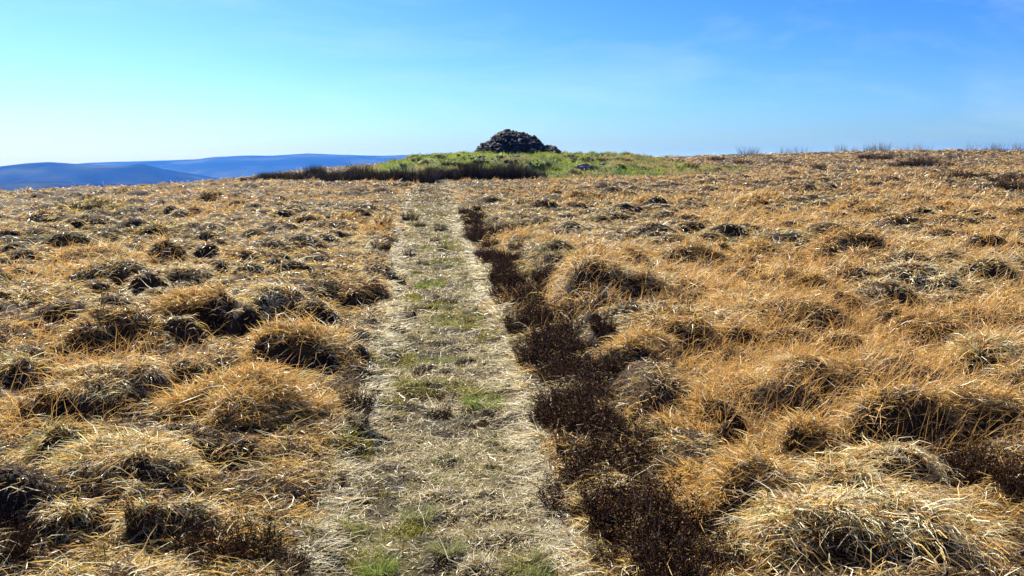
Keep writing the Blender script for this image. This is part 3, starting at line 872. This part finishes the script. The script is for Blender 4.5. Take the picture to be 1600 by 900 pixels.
# ------------------------------------------------------------------ stones
def stone_mesh(seed, flat, mat):
    rnd = random.Random(seed)
    bm = bmesh.new()
    bmesh.ops.create_icosphere(bm, subdivisions=3, radius=0.5)
    for _ in range(11):                                   # knock flat faces onto it
        n = Vector((rnd.gauss(0, 1), rnd.gauss(0, 1), rnd.gauss(0, 1))).normalized()
        c = rnd.uniform(0.27, 0.42)
        for v in bm.verts:
            s = v.co.dot(n)
            if s > c: v.co -= n * (s - c) * 0.92
    for v in bm.verts:
        c = v.co
        v.co += c.normalized() * 0.03 * (math.sin(c.x * 17 + seed) + math.sin(c.y * 19 + seed * 2) + math.sin(c.z * 23))
        v.co.x *= 1.25; v.co.y *= 0.95; v.co.z *= flat
    me = bpy.data.meshes.new('stone'); bm.to_mesh(me); bm.free()
    for pl in me.polygons: pl.use_smooth = False
    me.materials.append(mat)
    return me
SM = [stone_mesh(40 + i, random.uniform(0.5, 0.85), M_STONE) for i in range(12)]
SP = [stone_mesh(80 + i, random.uniform(0.45, 0.7), M_STONE_PALE) for i in range(4)]

CX, CYY = 0.42, 61.0
CZ = float(mound_h(CX, CYY - 2.6)) + 0.06
MPP = 58.6 / FPX
SIL = [(742, 240), (748, 230), (756, 225), (766, 219), (774, 212), (782, 206.5), (792, 205), (803, 206), (814, 208), (826, 212), (838, 217), (846, 224), (852, 231.5), (858, 228.5), (866, 229), (871, 234), (876, 240)]
SX = [(p_ - 800) * MPP for p_, _ in SIL]; SH = [(240 - q_) * MPP for _, q_ in SIL]
def cairn_h(x, y):
    """height of the pile over its foot at plan position x, y"""
    hx = np.interp(x, SX, SH)
    half = 0.55 + 1.45 * np.sqrt(np.maximum(hx, 0))
    return hx * np.clip(1 - (np.abs(y - CYY) / half) ** 2.0, 0, 1) ** 0.75
# rubble heart
cx_, cy_ = np.meshgrid(np.linspace(SX[0], SX[-1], 70), np.linspace(CYY - 2.8, CYY + 2.8, 60))
hh = cairn_h(cx_, cy_) - 0.14 + 0.12 * (fbm(cx_ * 5, cy_ * 5, 201, 2) - 0.5)
zz = np.where(hh > 0.02, CZ + hh, np.minimum(CZ, mound_h(cx_, cy_)) - 0.25)
heart = bpy.data.objects.new('cairn_core', grid_mesh('cairn_core', np.stack([cx_, cy_, zz], -1), M_STONE, shade_smooth=False))
tag(link(heart), 'dark rubble heart of the cairn showing between its loose stones', 'cairn core')
# loose stones over the front, flanks and crest
placed = []
tries = 0
while len(placed) < 260 and tries < 60000:
    tries += 1
    x = random.uniform(SX[0], SX[-1]); y = CYY + random.uniform(-2.6, 0.45)
    h = float(cairn_h(x, y))
    if h < 0.03 and y > CYY - 1.2: continue
    if h < 0.01: continue
    s = random.choice([random.uniform(0.2, 0.34), random.uniform(0.28, 0.5)]) * (1.12 - 0.12 * h)
    pz = CZ + h - 0.06
    if any((x - a) ** 2 + (y - b) ** 2 + (pz - c) ** 2 < (0.40 * (s + t)) ** 2 for a, b, c, t in placed): continue
    placed.append((x, y, pz, s))
pale_ids = set(random.sample(range(len(placed)), 22))
for i, (x, y, pz, s) in enumerate(placed):
    pale = i in pale_ids and pz - CZ < 1.2
    o = bpy.data.objects.new('cairn_stone', random.choice(SP if pale else SM))
    o.location = (x, y, pz)
    o.rotation_euler = (random.gauss(0, 0.3), random.gauss(0, 0.3), random.uniform(0, 6.28))
    k = s * 1.25
    o.scale = (k * random.uniform(0.85, 1.2), k * random.uniform(0.85, 1.15), k * random.uniform(0.85, 1.1))
    hgt = pz - CZ
    if pale: lab = 'pale lichened stone among the darker stones of the cairn'
    elif hgt > 1.25: lab = 'dark stone on the rounded top of the cairn'
    elif hgt < 0.3: lab = 'dark stone along the bottom course of the cairn'
    elif x < -0.9: lab = 'dark stone on the steep left flank of the cairn'
    elif x > 1.7: lab = 'dark stone on the long right slope of the cairn'
    else: lab = 'dark stone in the middle of the cairn face'
    tag(link(o), lab, 'stone', 'stones piled in the cairn')
# stones lying about
def lone(px, py, w, mesh, lab, f=ground_or_mound, flat=1.0, lift=0.15, grp=None):
    X, Y = unproject(px, py, f, 20.0 if py < 300 else 0.5); k = w / FPX * Y
    z = float(max(ground_h([X], [Y])[0], f(X, Y)))
    o = bpy.data.objects.new('stone', mesh)
    o.location = (X, Y, z + lift * k * 0.5); o.scale = (k * 0.8, k * 0.6, k * flat); o.rotation_euler = (0.05, -0.08, random.uniform(-0.4, 0.4))
    tag(link(o), lab, 'stone', grp)
lone(911, 263, 32, SP[0], 'large flat pale slab lying on the turf right of the cairn', flat=0.55)
lone(940, 257, 14, SP[1], 'smaller pale stone in the turf behind the flat slab', flat=0.5)
lone(752, 246, 16, SP[2], 'pale slab half sunk in turf under the left end of the cairn', flat=0.5)
lone(780, 246, 16, SM[1], 'grey slab lying in turf below the middle of the cairn', flat=0.5)
lone(806, 245, 13, SP[3], 'small pale slab sunk in turf under the cairn centre', flat=0.5)
lone(716, 244, 10, SM[2], 'grey stone in the turf well left of the cairn', flat=0.6)
lone(1324, 338, 18, SP[1], 'pale stone at the foot of a ginger tussock on the right moor', base_h, 0.7, 0.3)
lone(753, 664, 24, stone_mesh(99, 0.8, M_STONE_WARM), 'small mossy ochre stone lying on the path', base_h, 0.8, 0.3)

for i in range(26):
    px = random.uniform(690, 930); py = random.uniform(244, 256)
    if 745 < px < 872 and py < 246: continue
    lone(px, py, random.uniform(4, 9), random.choice(SM + SP), 'small stone strewn in the turf around the cairn', flat=0.7, lift=0.25, grp='stones strewn on the mound')
# ------------------------------------------------------------------ the air
def haze_box(x0, x1, y0, y1, z0, z1, density, colour):
    me = bpy.data.meshes.new('haze'); bm = bmesh.new()
    bmesh.ops.create_cube(bm, size=1.0)
    for v in bm.verts:
        v.co = Vector((x0 if v.co.x < 0 else x1, y0 if v.co.y < 0 else y1, z0 if v.co.z < 0 else z1))
    bm.to_mesh(me); bm.free()
    m, nt, out = new_mat('air')
    pv = nt.nodes.new('ShaderNodeVolumePrincipled')
    pv.inputs['Color'].default_value = (*colour, 1)
    pv.inputs['Density'].default_value = density
    pv.inputs['Absorption Color'].default_value = (1, 1, 1, 1)
    pv.inputs['Anisotropy'].default_value = 0.0
    nt.links.new(pv.outputs[0], out.inputs['Volume'])
    me.materials.append(m)
    o = bpy.data.objects.new('haze', me)
    tag(link(o), 'thin blue air between the moor and the far hills', 'haze', kind='stuff')
haze_box(-9400, 9400, -9400, 9400, -175, 62, 0.00015, (0.055, 0.25, 1.0))
